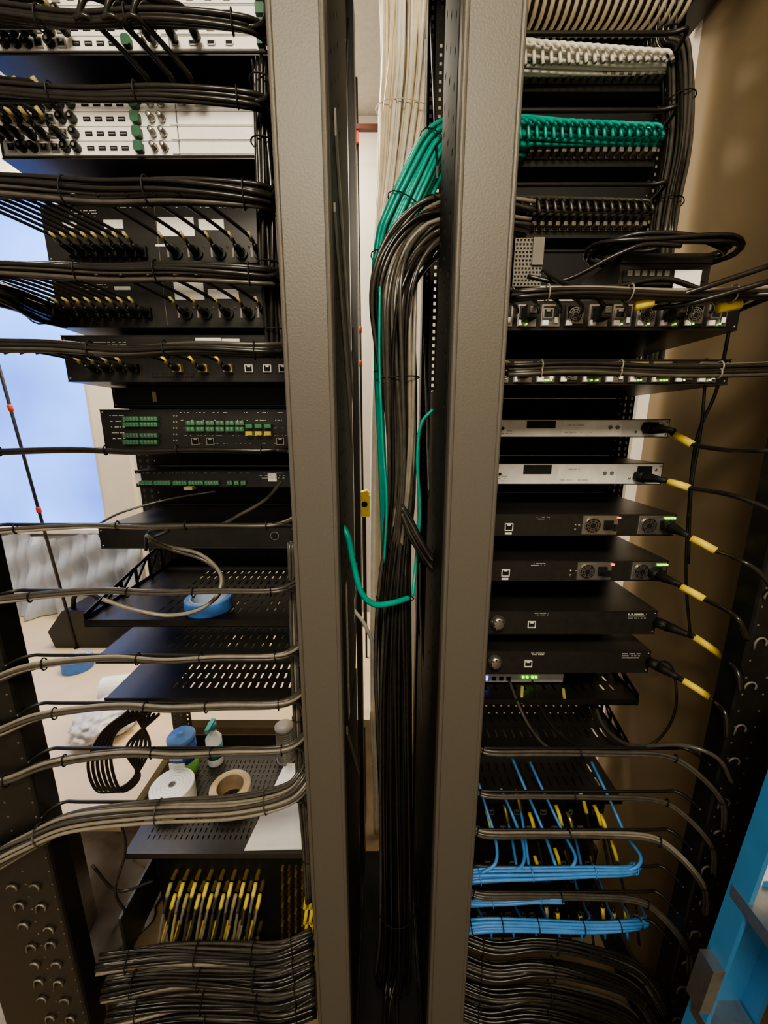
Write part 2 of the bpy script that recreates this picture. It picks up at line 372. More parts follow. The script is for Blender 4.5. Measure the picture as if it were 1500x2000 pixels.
def shelf(c,z,y0,y1,x0,x1,nu,nv,wall=True,m=BLK,lm=.055):
    b=MB()
    b.perf((x0+lm,y0+.03,z-.002),(x1-x0-lm-.025,0,0),(0,y1-y0-.08,0),nu,nv,.26,.62,(0,0,.002),m)
    b.box(x0,x0+lm,y0,y1,z-.002,z,m); b.box(x1-.025,x1,y0,y1,z-.002,z,m)
    b.box(x0+lm,x1-.025,y0,y0+.03,z-.002,z,m); b.box(x0+lm,x1-.025,y1-.05,y1,z-.002,z,m)
    b.box(x0,x1,y0-.002,y0,z-.012,z+.003,m); b.box(x0,x1,y0-.002,y0+.008,z-.013,z-.011,m)
    if wall:
        for xx in (x0,x1-.002):
            h0,h1=.015,.085; n=6
            for i in range(n+1):
                y=y0+(y1-y0)*i/n; hh=h0+(h1-h0)*i/n
                b.box(xx,xx+.002,y,min(y+.010,y1),z,z+hh,m)
                if i<n:
                    yn=y0+(y1-y0)*(i+1)/n
                    b.ob((xx,y,z+.003),(.002,0,0),(0,yn-y,h0+(h1-h0)*(i+1)/n-.012),(0,0,.008),m)
            b.ob((xx,y0,z+h0-.008),(.002,0,0),(0,y1-y0,h1-h0),(0,0,.008),m)
            b.box(xx,xx+.002,y0,y1,z,z+.008,m)
    b.box(c-.241,c+.241,y1,y1+.003,z-.002,z+.085 if wall else z+.042,m)
    return b.done('vented_rack_shelf')
zA=H-.381; shelf(-.38,zA,.714,YF-.003,LX0,LX1,16,7,True,BLK,.12)
zB=H-.470; shelf(-.38,zB,.724,YF-.003,LX0,LX1,16,7,False,BLK,.12)
zC=H-.573; shelf(-.38,zC,.730,YF-.003,LX0,LX1,16,7,False,BLK,.12)
zD=H-.996; shelf(-.38,zD,.729,YF-.003,LX0-.02,LX1,30,14,False,CHB,.03)
zz=sorted(occL)
for i in range(len(zz)-1):
    a=zz[i][1];c=zz[i+1][0]
    if c-a>.006: blank(-.38,a+.001,c-.001)
# bottom termination frame with yellow tagged plugs
D=.80; z1,z0=Z(1672,D),.05; b=chassis(LX0,LX1,D,z0,z1,CHB,BLK2)
b.box(LX0-.006,LX0,.665,D,z1-.12,z1+.004,CHB); b.box(LX0-.006,LX1,.80,.83,z1,z1+.004,CHB)
for i in range(4): b.box(LX0-.0065,LX0-.006,.68,.79,z1-.03-i*.025,z1-.025-i*.025,STL)
for i in range(8):
    for j,v in enumerate((1700,1722,1768,1800)):
        p=P(345+i*23+(j%2)*8-(j//2)*4,v,D); 
        b.cyl((p.x,D,p.z),NY,.0055,.02,GLD,10)
        q=[p+V3((0,-.02,0)),p+V3((0,-.038,-.006)),p+V3((-.004,-.052,-.028)),p+V3((-.008,-.060,-.052))]
        path=cr(q,5); 
        m=YEL if (i*3+j*5)%4 else YELD
        if j<2: b.sweep(path[2:9],.0052,m,8); b.sweep(path[8:],.0038,CABL if i%2 else CABG,6)
        else: b.sweep(path[:4],.0038,CABG,6); b.sweep(path[3:14],.0052,m,8)
        e=V3((p.x-.01,.70,Z(1900,.70)+.01*j)); b.tube([path[10],path[15],(path[15]+e)/2+V3((-.006,-.004,0)),e,e+V3((.05,-.01,-.02))],.0038,CABL if i%3==0 else YELD if (i+j)%5==1 else CABG,6,5)
for i in range(4):
    for j in range(16):
        p=P(553+i*13,1690+j*12,D); b.cyl((p.x,D,p.z),NY,.0035,.012,GLD if (j+i)%3==0 else BRZ,8)
for i in range(3):
    for j in range(5):
        p=P(600+i*10,1740+j*30,D-.02); b.sweep([p,p+V3((-.004,-.02,-.03))],.005,YEL,8)
b.done('termination_panel')
# ---- lacing bars & cable bundles on the left
def bar(x0,x1,z,yb=.645,yr=.61,r=.0032,name='lacing_bar'):
    b=MB(); b.tube([(x0,yr,z),(x0+.004,yr+.02,z),(x0+.02,yb,z),(x0+.06,yb,z),((x0+x1)/2,yb,z),(x1-.06,yb,z),(x1-.02,yb,z),(x1-.004,yr+.02,z),(x1,yr,z)],r,BLK,8,5)
    return b.done(name)
LB=[(28,6,.009,CAB),(178,7,.008,CAB),(372,16,.014,CAB),(530,12,.011,CAB),(682,9,.009,CAB),(881,2,.004,CAB),(1029,2,.004,CABG),(1160,3,.005,CABG),(1289,6,.007,CABG),(1384,6,.007,CABG),(1474,6,.007,CABG)]
for i,(v,n,R,m) in enumerate(LB):
    z=Z(v,.63); bar(PL1,-.148,z)
    b=MB(); low=v>1000; dr=.006+.03*(v>1250); w=random.uniform(-.006,.006)
    pts=[(-.80,.585,z-dr*1.6),(-.745,.590,z-dr),(-.69,.597,z-dr*.6),(-.62,.612,z),(-.5,.632,z+.003),(-.4,.634,z-.002+w*.4),(-.3,.634,z+.002),(-.2,.64,z),(-.165,.66,z+.004),(-.155,.70,z+.01)]
    b.bundle(pts,R,n,.0031 if low else .0034,[m,CAB if not low else CABL,m,CAB if v<300 else CABG],6,.24 if low else .18,2.2,7,BLK2,squash=.8); b.done('cable_bundle')
z=Z(1580,.63); bar(PL1,-.148,z)
b=MB(); b.bundle([(-.80,.59,z-.10),(-.745,.59,z-.07),(-.68,.597,z-.035),(-.60,.61,z-.006),(-.45,.63,z-.006),(-.3,.63,z+.004),(-.2,.64,z+.02),(-.165,.66,z+.04),(-.155,.70,z+.06)],.017,24,.0034,[CABG,CABL,CABG],7,.16,1.2,5,CABG); b.done('cable_bundle')
for v,R,n in ((1858,.016,18),(1905,.018,18),(1950,.018,18),(1990,.018,18)):
    z=Z(v,.66); b=MB(); b.bundle([(-.64,.63,z+.012),(-.5,.655,z),(-.35,.66,z-.006),(-.25,.66,z),(-.17,.68,z+.01)],R,n,.0036,[CABG,CAB,CABG,CAB,CABL],7,.22,1.2,4); b.done('cable_bundle')
b=MB(); b.bundle([P(510,120,.68),P(512,260,.68),P(520,400,.68),P(528,560,.68),P(536,700,.69)],.012,12,.0036,[CAB,CABG,CAB],7,.2,1,5); b.done('cable_bundle')
b=MB(); b.bundle([P(570,1060,.68),P(574,1180,.68),P(578,1290,.68),P(584,1400,.68),P(590,1520,.68),P(600,1640,.68),P(606,1760,.68)],.009,8,.0036,[CABG,CABL,CABG],7,.2,1,5); b.done('cable_bundle')
b=MB(); b.bundle([P(-70,560,.62),P(0,575,.64),P(60,598,.70),P(118,622,.77)],.018,16,.004,[CAB],8,.15,.6,2); b.done('cable_bundle')
def drops(us,vc,D,vb,dx,m,lab,r=.0028):
    b=MB(); zb=Z(vb,.63)
    for u in us:
        p=P(u,vc,D); loopwire(b,(p.x-dx,.628,zb-.006),(p.x,D-.009,p.z),r,m,.012,.03,lab,BLK)
    b.done('patch_cable_group')
drops(cols1,494,.777,372,.085,CAB,YELD); drops(cols2,494,.777,372,.07,CAB,YELD)
drops(c1b,612,.777,530,.07,CAB,YELD); drops(c2b,612,.777,530,.06,CAB,YELD)
drops([190,215,240,265],720,.776,682,.06,CAB,YELD); drops([350,400,448],720,.776,682,.05,CAB,YEL)
drops([18,55,90,125,40,75],222,.72,178,.05,CAB,YELD,.0033); drops([12,50,100,130,30,75],275,.72,178,.06,CAB,YELD,.0033)
drops([320,365,400],205,.72,28,.06,CAB,None,.0038)
drops([40,75,110,140,20,60],75,.72,28,.05,CAB,YELD,.0033); drops([300,345,390],85,.72,28,.05,CAB,None,.0038)
b=MB()
b.tube([P(550,940,.80),P(520,975,.74),P(470,1005,.70),P(420,1028,.66),P(330,1030,.65)],.0035,CABG)
b.tube([P(285,1045,.68),P(320,1065,.70),P(390,1082,.70),P(430,1120,.70),P(425,1160,.68),P(390,1190,.66),P(330,1202,.65),P(260,1190,.64),P(200,1170,.63)],.0036,CABL)
b.tube([P(290,1055,.68),P(340,1075,.70),P(400,1095,.70),P(436,1130,.70),P(420,1170,.68),P(370,1196,.66),P(300,1200,.65),P(230,1180,.64)],.0036,CABG)
b.tube([P(190,1025,.66),P(240,1000,.7),P(330,975,.74),P(420,960,.8)],.002,CABG)
b.tube([P(300,1050,.68),P(330,1035,.7),P(290,1040,.7),P(285,1075,.7)],.003,CAB)
b.done('loose_cable')
b=MB()
for k in range(6):
    o=k*9
    b.tube([P(250+o,1390,.70),P(200+o*.6,1430,.72),P(172+o,1490,.74),P(192+o,1545,.74),P(250+o*.5,1530-o*.3,.74),P(292-o,1460,.73),P(265+o,1395,.71)],.0034,CAB)
b.done('loose_cable')
b=MB(); b.tube([P(235,1600,.66),P(245,1660,.66),P(225,1740,.67),P(245,1780,.68)],.003,CAB); b.tube([P(180,1690,.7),P(230,1740,.7),P(300,1720,.72)],.003,CAB); b.done('loose_cable')
# ================================================================ items on shelves
def tape(name,c,ro,ri,h,m,core=None,ax=(0,0,1)):
    b=MB(); b.lathe(c,ax,[(ri,0),(ro*.97,0),(ro,.002),(ro,h-.002),(ro*.97,h),(ri,h)],m,36,closed=True,sm=False)
    b.lathe(c,ax,[(ri-.002,-.0002),(ri+.0005,-.0002),(ri+.0005,h+.0004),(ri-.002,h+.0004)],core or WHT,36,closed=True,sm=False)
    for k in range(4): b.ring(V3(c)+V3(ax)*(h),V3(ax),ri+(ro-ri)*(.2+.2*k),ri+(ro-ri)*(.2+.2*k)-.0006,.0003,core or WHT,36)
    return b.done(name)
TBL=mat('painter_tape_blue',(.07,.22,.62),.6); MSK=mat('masking_tape_tan',(.70,.58,.38),.6); 
tape('painter_tape_roll',(-.372,.765,zA),.047,.036,.028,TBL,mat('tape_core_pale',(.45,.55,.75),.7))
tape('masking_tape_roll',(-.415,.865,zD),.053,.036,.048,MSK,mat('cardboard',(.45,.34,.2),.8))
tape('cable_tie_roll',(-.568,.86,zD),.055,.010,.058,WHT,mat('core_grey',(.4,.4,.4),.7))
b=MB(); c=(-.585,.955,zD); b.lathe(c,(0,0,1),[(.036,0),(.037,.003),(.037,.052)],mat('canister_green',(.20,.45,.12),.4),28)
b.lathe((c[0],c[1],zD+.052),(0,0,1),[(.037,0),(.037,.06)],mat('canister_blue',(.04,.12,.42),.4),28)
b.lathe((c[0],c[1],zD+.112),(0,0,1),[(.038,0),(.038,.012),(.033,.018),(.015,.019),(.012,.026),(0,.026)],mat('canister_lid_blue',(.10,.22,.5),.4),28)
b.ob((c[0]-.022,c[1]-.0382,zD+.035),(.044,0,0),(0,.004,0),(0,0,.03),WHT); b.ob((c[0]-.018,c[1]-.0388,zD+.078),(.036,0,0),(0,.002,0),(0,0,.014),WHT); b.done('wipes_canister')
b=MB(); c=(-.510,.99,zD); b.lathe(c,(0,0,1),[(.022,0),(.023,.003),(.023,.085),(.010,.105),(.010,.118)],mat('spray_white',(.80,.82,.84),.35),20)
b.lathe((c[0],c[1],zD+.118),(0,0,1),[(.012,0),(.012,.018),(0,.018)],mat('spray_teal',(.05,.30,.30),.4),16); b.box(c[0]-.006,c[0]+.006,c[1]-.035,c[1]+.012,zD+.130,zD+.142,mat('spray_teal',(.05,.30,.30),.4))
b.lathe((c[0],c[1],zD+.025),(0,0,1),[(.0233,0),(.0233,.045)],mat('spray_teal',(.05,.30,.30),.4),20); b.done('spray_bottle')
b=MB(); PAP=mat('paper_white',(.88,.86,.82),.6,0,.04,20)
for k,(a,dx) in enumerate(((.00,0),(.004,.01))):
    b.ob((-.335+dx,.735+.006*k,zD+.0005+a),(.168-dx,.004,0),(.035,.235,0),(0,0,.003),PAP)
b.box(-.25,-.165,.90,1.02,zD+.008,zD+.05,PAP); b.done('paper_stack')
b=MB(); b.lathe((-.30,1.0,zD),(0,0,1),[(.028,0),(.028,.004),(.024,.006),(.024,.11),(.028,.112),(.028,.118),(0,.118)],mat('tube_grey',(.25,.23,.20),.5),18)
for k in range(14): b.ring((-.30,1.0,zD+.01+k*.007),(0,0,1),.026,.0235,.004,GRYM,18)
b.done('cable_spool')
TBM=mat('table_beige_laminate',(.72,.57,.37),.45,0,.06,8)
b=MB(); b.box(-2.3,-.672,.80,1.95,.53,.560,TBM); b.box(-.672,-.05,1.155,1.95,.53,.560,TBM)
for x,y in ((-2.25,.85),(-.93,.85),(-2.25,1.88),(-.12,1.88),(-.12,1.25)): b.box(x,x+.05,y,y+.05,0,.53,STL)
b.done('work_table')
tz=.560
tape('painter_tape_roll',(-1.28,1.45,tz),.055,.04,.05,TBL)
b=MB(); b.box(-1.16,-1.0,1.5,1.62,tz,tz+.05,RED); b.box(-1.15,-1.01,1.51,1.61,tz+.05,tz+.06,BLK); b.tube([(-1.14,1.56,tz+.06),(-1.12,1.56,tz+.09),(-1.04,1.56,tz+.09),(-1.02,1.56,tz+.06)],.006,BLK); b.done('tool_case')
b=MB(); b.prism([(0,0),(.36,0),(.38,.12),(.28,.19),(.06,.18),(-.02,.08)],(-1.50,1.60,tz),(1,0,0),(0,0,1),(0,.16,0),BLK); b.tube([(-1.42,1.64,tz+.17),(-1.38,1.62,tz+.25),(-1.30,1.62,tz+.25),(-1.26,1.64,tz+.17)],.01,BLK2); b.done('tool_bag')
def crumple(name,cx,cy,cz,sx,sy,sz,m,amp=.25,seed=1,fr=12):
    random.seed(seed); bm=bmesh.new(); bmesh.ops.create_icosphere(bm,subdivisions=5,radius=1)
    ph=[(V3((random.uniform(-1,1),random.uniform(-1,1),random.uniform(-1,1)))*random.uniform(2,fr),random.uniform(0,6)) for _ in range(12)]
    for v in bm.verts:
        d=sum(abs(math.sin(v.co.dot(q)+p)) for q,p in ph)/12-.6
        k=1+amp*2*d; c=v.co*k; v.co=V3((cx+c.x*sx,cy+c.y*sy,max(cz,cz+sz*.8+c.z*sz)))
    for f in bm.faces: f.smooth=True
    me=bpy.data.meshes.new(name); bm.to_mesh(me); bm.free(); me.materials.append(m); o=bpy.data.objects.new(name,me); bpy.context.collection.objects.link(o)
PLB=mat('plastic_bag_white',(.40,.43,.50),.28,0,.10,10)
# translucent plastic sheet hanging in folds from the window sill down to the table
b=MB(); nx,nz=90,24; vs=[];fs=[]
for j in range(nz+1):
    t=j/nz
    for i in range(nx+1):
        s=i/nx; x=-2.35+s*1.08
        y=1.94-.05*t-.022*math.sin(s*41+1.5*t)*(.3+t)-.014*math.sin(s*93+3*t)-.012*math.sin(t*17+s*23)
        vs.append((x,y,.99-(.99-tz-.004)*t+.012*math.sin(s*19)*(1-t)))
for j in range(nz):
    for i in range(nx): a=j*(nx+1)+i; fs.append((a,a+1,a+nx+2,a+nx+1))
b.add(vs,fs,PLB,True); b.done('plastic_sheet')
crumple('plastic_bag',-.93,1.12,tz,.09,.10,.045,mat('bag_white',(.7,.7,.72),.35),.3,5)
b=MB(); b.lathe((-1.03,1.25,tz+.045),(1,.25,0),[(.02,0),(.045,0),(.045,.16),(.02,.16)],WHT,24,closed=True,sm=False); b.done('paper_towel_roll')
crumple('packing_foam_sheet',-1.05,.95,0.0,.30,.25,.05,mat('foam_grey_white',(.42,.40,.38),.6),.3,9)
random.seed(11)
def pole(pa,pb,marks,r=.006):
    b=MB(); pa=V3(pa);pb=V3(pb); b.tube([pa,pb],r,BLK,8,2)
    d=(pb-pa)
    for t in marks: c=pa+d*t; b.lathe(c-d.normalized()*.014,d,[(r+.001,0),(r+.003,.004),(r+.003,.022),(r+.001,.026)],RED,10)
    b.lathe(pb,(0,0,-1),[(.012,-.0),(.012,.01)],BLK,12)
    b.done('support_pole')
pa=P(-90,400,1.6); pb=P(135,1210,1.6); d=pb-pa; s=(0-pa.z+tz)/d.z
pole(pa,pa+d*s,[.40,.635])
pole((-.105,1.8,2.84),(-.098,1.8,tz),[.39,.45],.005)
b=MB(); bk=mat('bracket_dark_red',(.10,.025,.015),.5); zz_=Z(250,1.79); b.box(-.125,.0,1.78,1.8,zz_-.008,zz_+.008,bk); b.box(-.008,.0,1.78,2.0,zz_-.008,zz_+.008,bk); b.box(-.120,-.098,1.785,1.80,zz_-.05,zz_-.008,RED); b.done('wall_bracket')
b=MB(); p=P(712,985,1.5); b.prism([(-.02,-.05),(.03,-.05),(.032,.03),(.01,.055),(-.02,.045)],(p.x,1.5,p.z),(1,0,0),(0,0,1),(0,.04,0),YEL); b.cyl((p.x,1.5,p.z),NY,.012,.004,BLK,12)
b.box(p.x-.004,p.x+.004,1.52,1.53,tz,p.z-.05,BLK); b.done('spring_clamp')
# ================================================================ CENTRE BUNDLES
b=MB(); B=lambda u,v,D=1.2:P(u,v,D)
b.bundle([V3((.075,1.2,2.85)),B(802,-60),B(800,60),B(796,180),B(780,330),B(758,470),B(745,600),B(737,800),B(733,1100),B(733,1400),V3((-.022,1.2,.3)),V3((-.022,1.2,0.02))],
  lambda t:.070 if t<.3 else max(.016,.070-.054*(t-.3)/.25),84,.0046,[CRM,CRM,WHC,CRM],7,.10,.5,5,CRM,squash=.6); b.done('cream_cable_trunk')
b=MB()
b.bundle([V3((.30,1.0,Z(275,1.0))),V3((.20,.97,Z(275,.97)+.005)),P(872,285,.93),P(843,308,.92),P(812,368,.91),P(782,432,.91),P(758,492,.91),P(742,560,.90),P(738,700,.90),P(746,900,.90),P(752,1100,.90),P(755,1500,.90)],
  lambda t:.038 if t<.5 else max(.006,.038-.032*(t-.5)/.2),46,.0042,[TEAL],7,.08,.3,6,BLK2); b.done('teal_cable_trunk')
b=MB()
b.bundle([V3((.30,.95,Z(440,.95))),V3((.18,.92,Z(430,.92))),P(858,440,.86),P(828,458,.85),P(796,498,.84),P(777,550,.83),P(772,620,.83),P(777,740,.83),P(784,860,.83),P(784,960,.83),P(774,1080,.84),P(766,1250,.85),P(766,1500,.86),P(768,1800,.86),V3((.015,.86,.02))],
  lambda t:.039-.014*min(1,max(0,(t-.42)/.2)),58,.0041,[CABG,CABL,CAB,CABG,CABG],8,.34,3.0,3,BLK2); b.done('grey_cable_trunk')
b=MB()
b.bundle([P(800,440,.90),P(785,560,.90),P(790,640,.90),P(795,800,.89),P(790,960,.87),P(776,1080,.83),P(770,1250,.79),P(772,1500,.79),P(775,1800,.79),V3((.025,.79,.02))],lambda t:.018+.024*min(1,max(0,(t-.45)/.25)),52,.0042,[CAB,CAB,CAB,CABG,BLK2],7,.2,1,4); b.done('shade_black_cable_trunk')  # black strands added in front lower down, standing in for shade on the trunk
b=MB()
b.tube([P(655,1030,.72),P(668,1030,.71),P(680,1050,.70),P(690,1100,.70),P(705,1155,.70),P(730,1180,.71),P(765,1178,.73),P(798,1168,.76)],.006,TEAL,8)
b.tube([P(845,800,.82),P(822,830,.82),P(815,900,.82),P(820,1000,.82),P(812,1100,.80),P(806,1165,.77)],.0035,TEAL)
b.tube([P(742,560,.79),P(741,700,.79),P(747,860,.79),P(755,980,.78),P(750,1100,.79)],.0025,TEAL)
b.done('teal_patch_cable')
b=MB()
for k in range(5): b.tube([P(785,985+6*k,.775-.004*(k%2)),P(803-k,1012+9*k,.77),P(822,1050+9*k,.768-.005*(k%3)),P(840,1080+8*k,.77),P(860,1100+7*k,.76)],.0030,CABG if k%2 else CAB)
b.done('cable_bundle')
b=MB(); b.tube([P(690,1190,.95),P(715,1225,.95),P(735,1290,.96),P(738,1400,.98)],.005,WHC); b.done('white_patch_cable')
# ================================================================ RIGHT RACK
RX0,RX1=.16,.60
def patchrow(vc,vp,m,R0,R1,n,D=1.04):
    zc=Z(vc,D-.05); zp=Z(vp,D); 
    b=MB(); b.box(.139,.621,YF-.003,YF,zp-.022,zp+.022,CHB); b.box(RX0,RX1,D-.03,YF-.003,zp-.02,zp+.02,CHB)
    for i in range(24):
        x=RX0+.018+i*.0176; rj45(b,x,zp,D-.031,.0115,False,GRYM); b.box(x-.0045,x+.0045,D-.052,D-.031,zp-.004,zp+.004,CABL)
    b.box(RX0,RX1,D-.04,D-.03,zp+.017,zp+.02,CHB); b.done('patch_panel')
    b=MB(); 
    b.bundle([(.16,D-.07,zc),(.27,D-.06,zc+.002),(.38,D-.055,zc),(.5,D-.05,zc-.002),(.597,D-.05,zc-.004)],lambda t:R0+(R1-R0)*t,n,.0036,[m],6,.08,.5,0,squash=1.0)
    for i in range(24):
        x=RX0+.018+i*.0176; r=R0+(R1-R0)*(x-.16)/.44
        b.tube([(x-.03,D-.06,zc+r),(x-.008,D-.06-r,zc+r*.3),(x,D-.07-r*.6,zc-r-.004)],.0036,m,6,4)
        b.tube([(x,D-.07-r*.6,zc-r-.004),(x,D-.062,zp+.012),(x,D-.04,zp)],.0034,m if m is not WHC else CABL,6,4)
    b.done('patch_cable_group')
    occR.append((zp-.022,zp+.022))
patchrow(122,180,WHC,.032,.010,34); patchrow(265,322,TEAL,.028,.013,34); patchrow(408,458,CABG,.022,.012,26)
b=MB(); D=.98; zt=Z(10,D)
for i in range(22):
    x=.26+i*.0155; b.tube([(x-.01,D,zt+.05),(x,D-.03,zt+.02),(x+.004,D-.04,zt-.012),(x+.006,D-.01,zt-.028),(x+.006,D+.04,zt-.02)],.0042,CRM,6,5)
b.bundle([(.16,D+.02,zt+.06),(.4,D+.02,zt+.05),(.60,D+.02,zt+.05)],.022,18,.004,[CRM],6); b.done('patch_cable_group')
b=MB(); zp=Z(60,1.04); b.box(.139,.621,YF-.003,YF,zp-.05,zp+.10,BLK2); b.box(RX0,RX1,.98,YF-.003,zp-.012,zp+.01,CHB); b.done('cable_management_panel')
for v in (66,216,361,491):
    z=Z(v,.93); bar(.15,.60,z,.93,1.045,.0045)
for v0,v1 in ((195,250),(340,400),(475,560)): blank(.38,Z(v1,YF)+.002,Z(v0,YF)-.002)
b=MB()
b.bundle([V3((.56,.96,2.50)),P(1290,70,1.0),P(1318,110,.99),P(1325,200,.98),P(1320,300,.97),P(1303,400,.96),P(1292,500,.95),P(1285,640,1.0),P(1270,760,1.02)],.024,26,.004,[CABG,CAB,CABG],7,.15,.8,4); b.done('cable_bundle')
D=.80; a=P(1000,560,D); c=P(1062,466,D); b=MB(); b.box(a.x,c.x,D,D+.12,a.z,c.z,BLK2); b.perf((a.x,D-.002,a.z),(c.x-a.x,0,0),(0,0,c.z-a.z),8,12,.55,.55,(0,.002,0),GRYM,True)
b.box(a.x+.032,c.x,D-.006,D,c.z-.045,c.z,GRYM); b.box(a.x,a.x+.002,D,D+.12,a.z,c.z,GRYM); b.done('power_supply')
def swit(v0,v1,D,top=False):
    z1,z0=Z(v0,D),Z(v1,D); occR.append((z0,z1)); b=chassis(RX0,RX1,D,z0,z1,CHB,BLK); zc=(z0+z1)/2; f=D-.001
    pat=['m','c','m','p','c','m','f','c','p','m']
    for i in range(10):
        xx=.20+i*.040
        k=pat[i]
        b.box(xx-.016,xx+.016,D-.004,D,zc-.017,zc+.017,STL if k!='p' else CHB)
        b.box(xx-.013,xx+.013,D-.006,D-.004,zc-.005,zc+.014,BLK)
        if k=='f': fan(b,xx,zc,D-.004,.013)
        elif k=='c':
            b.box(xx-.010,xx+.006,D-.034,D-.006,zc-.011,zc+.010,BLK2); b.box(xx-.006,xx+.004,D-.036,D-.034,zc-.004,zc+.006,STL)
        elif k=='m':
            rj45(b,xx-.006,zc+.002,D-.006); b.box(xx+.006,xx+.012,D-.0075,D-.006,zc-.012,zc-.004,WHT)
        else: fan(b,xx,zc,D-.004,.012)
        for q in range(3): 
            if random.random()<.35: b.box(xx+.008-.005*q,xx+.0105-.005*q,D-.0075,D-.006,zc-.015,zc-.0125,LEDG)
        b.box(xx-.014,xx-.004,D-.0065,D-.004,zc-.016,zc-.008,WHT)
    b.done('network_switch')
swit(588,646,.713); swit(702,752,.713)
for v,n,R in ((574,7,.008),(716,4,.005),(728,3,.004)):
    z=Z(v,.63); bar(.182,PR0,z); b=MB(); b.bundle([(.185,.66,z+.004),(.21,.634,z),(.3,.63,z+.003),(.45,.628,z-.002),(.58,.618,z),(.66,.600,z+.003),(.72,.590,z+.004)],R,n,.0034,[CAB,CABG,CABL],7,.15,1.2,6,CABL); b.done('cable_bundle')
b=MB()
for k in range(10):
    u=1010+k*42; p=P(u,610,.70); q=P(u-70-random.uniform(0,30),578,.63)
    b.tube([q,(q+p)/2+V3((0,-.03,.004)),p+V3((-.01,-.02,.004)),p],.0034,CAB if k%3 else CABG,6,6)
for (u0,v0,u1,v1) in ((1240,598,1275,590),(1402,602,1446,594),(1228,718,1262,718)):
    b.sweep([P(u0,v0,.64),P(u1,v1,.635)],.0072,YEL,8)
for (a,c,e) in (((1445,592),(1500,560),(1560,530)),((1275,590),(1350,570),(1500,520))):
    b.tube([P(*a,.65),P(*c,.62),P(*e,.60)],.004,CAB)
    b.tube([P(a[0],a[1]+12,.66),P(c[0],c[1]+22,.63),P(e[0],e[1]+30,.60)],.004,CAB)
b.done('power_cord_group')
D=.70; a=P(1207,556,D);c=P(1392,496,D); b=MB(); b.box(a.x,c.x,D,D+.13,a.z,c.z,BLK); b.box(a.x,c.x,D-.003,D,c.z-.014,c.z,CHB); b.box(a.x+.006,c.x-.006,D-.0015,D,a.z+.004,c.z-.018,BLK2)
for k in range(6): b.box(a.x+.012+k*.012,a.x+.02+k*.012,D-.0025,D,a.z+.012,a.z+.02,GRYM)
label(b,1312,1370,528,570,D-.004); b.done('media_converter')
b=MB()
for k in range(5):
    rr=.078+.005*k; cx,cy,cz=.455,.715,c.z+.005+.004*(k%3)
    q=[V3((cx+rr*1.25*math.cos(g),cy+rr*.6*math.sin(g),cz+.004*math.sin(3*g+k))) for g in [x*math.pi/14 for x in range(29)]]
    b.sweep(q,.0036,CAB,6)
b.tube([P(1060,530,.72),P(1120,560,.66),P(1200,560,.65),P(1300,545,.65),P(1400,575,.64),P(1520,575,.6)],.004,CAB)
b.tube([P(1030,540,.72),P(1100,548,.70),P(1200,500,.67),P(1260,478,.66),P(1330,480,.66)],.0036,CAB)
b.done('coiled_cable')
def silver(v0,v1,D=.838):
    z1,z0=Z(v0,D),Z(v1,D); occR.append((z0,z1)); b=chassis(RX0,RX1,D,z0,z1,BLK,SIL); f=D-.001; h=z1-z0
    b.box(.30,.36,D-.002,D,z0+h*.5,z1-.003,BLK2); b.box(.375,.50,D-.0018,D,z0+.003,z1-.003,mat('silver_light',(.85,.84,.81),.35,.1))
    for k in range(3): micro(b,.21,.27,z0+.008+.005*k,D-.001,GRYM,.001,.4)
    micro(b,.38,.44,z0+.01,D-.002,GRYM,.001,.5); micro(b,.385,.42,z1-.012,D-.002,GRYM,.001,.5)
    for x in (.475,.49): b.cyl((x,D-.001,z0+h*.55),NY,.004,.003,GRYM,10)
    b.cyl((.25,D-.001,z0+h*.5),NY,.003,.002,DRK,8)
    b.box(.545,.575,D-.004,D,z0+.008,z1-.006,BLK2); screw(b,.53,z0+h*.3,D-.001); screw(b,.585,z0+h*.7,D-.001)
    b.done('media_player')
silver(819,854); silver(905,946)
def psu(v0,v1,D=.778):
    z1,z0=Z(v0,D),Z(v1,D); occR.append((z0,z1)); b=chassis(RX0,RX1,D,z0,z1,CHB); zc=(z0+z1)/2
    for x in (.43,.545):
        b.box(x-.022,x+.050,D-.003,D,z0+.003,z1-.003,STL); fan(b,x-.002,zc,D-.003,.0165)
        b.box(x+.022,x+.040,D-.006,D-.003,zc-.010,zc+.010,DRK); b.box(x+.026,x+.036,D-.02,D-.006,zc-.007,zc-.002,BLK)
        b.box(x+.042,x+.048,D-.006,D-.003,zc-.012,zc+.002,BLK)
    b.box(.478,.484,D-.0055,D-.003,z1-.009,z1-.005,LEDR)
    for k in range(4): b.box(.575+.006*k,.578+.006*k,D-.0055,D-.003,z1-.010,z1-.006,LEDG)
    rj45(b,.257,zc-.004,D-.001,.014,False,WPL); b.box(.250,.264,D-.002,D,zc-.020,zc-.016,WHT)
    for k in range(2): micro(b,.31,.34,z1-.006-.004*k,D-.001,WHT,.0009)
    micro(b,.40,.41,zc,D-.001); screw(b,.395,zc,D-.001,.003); screw(b,.395,zc-.01,D-.001,.003)
    for dx,dz in ((0,.006),(.004,-.004),(.010,-.010),(0,-.012)): knob(b,.205+dx,zc+dz,D-.001,.005)
    b.done('power_distribution_unit')
psu(1004,1046); psu(1095,1134)
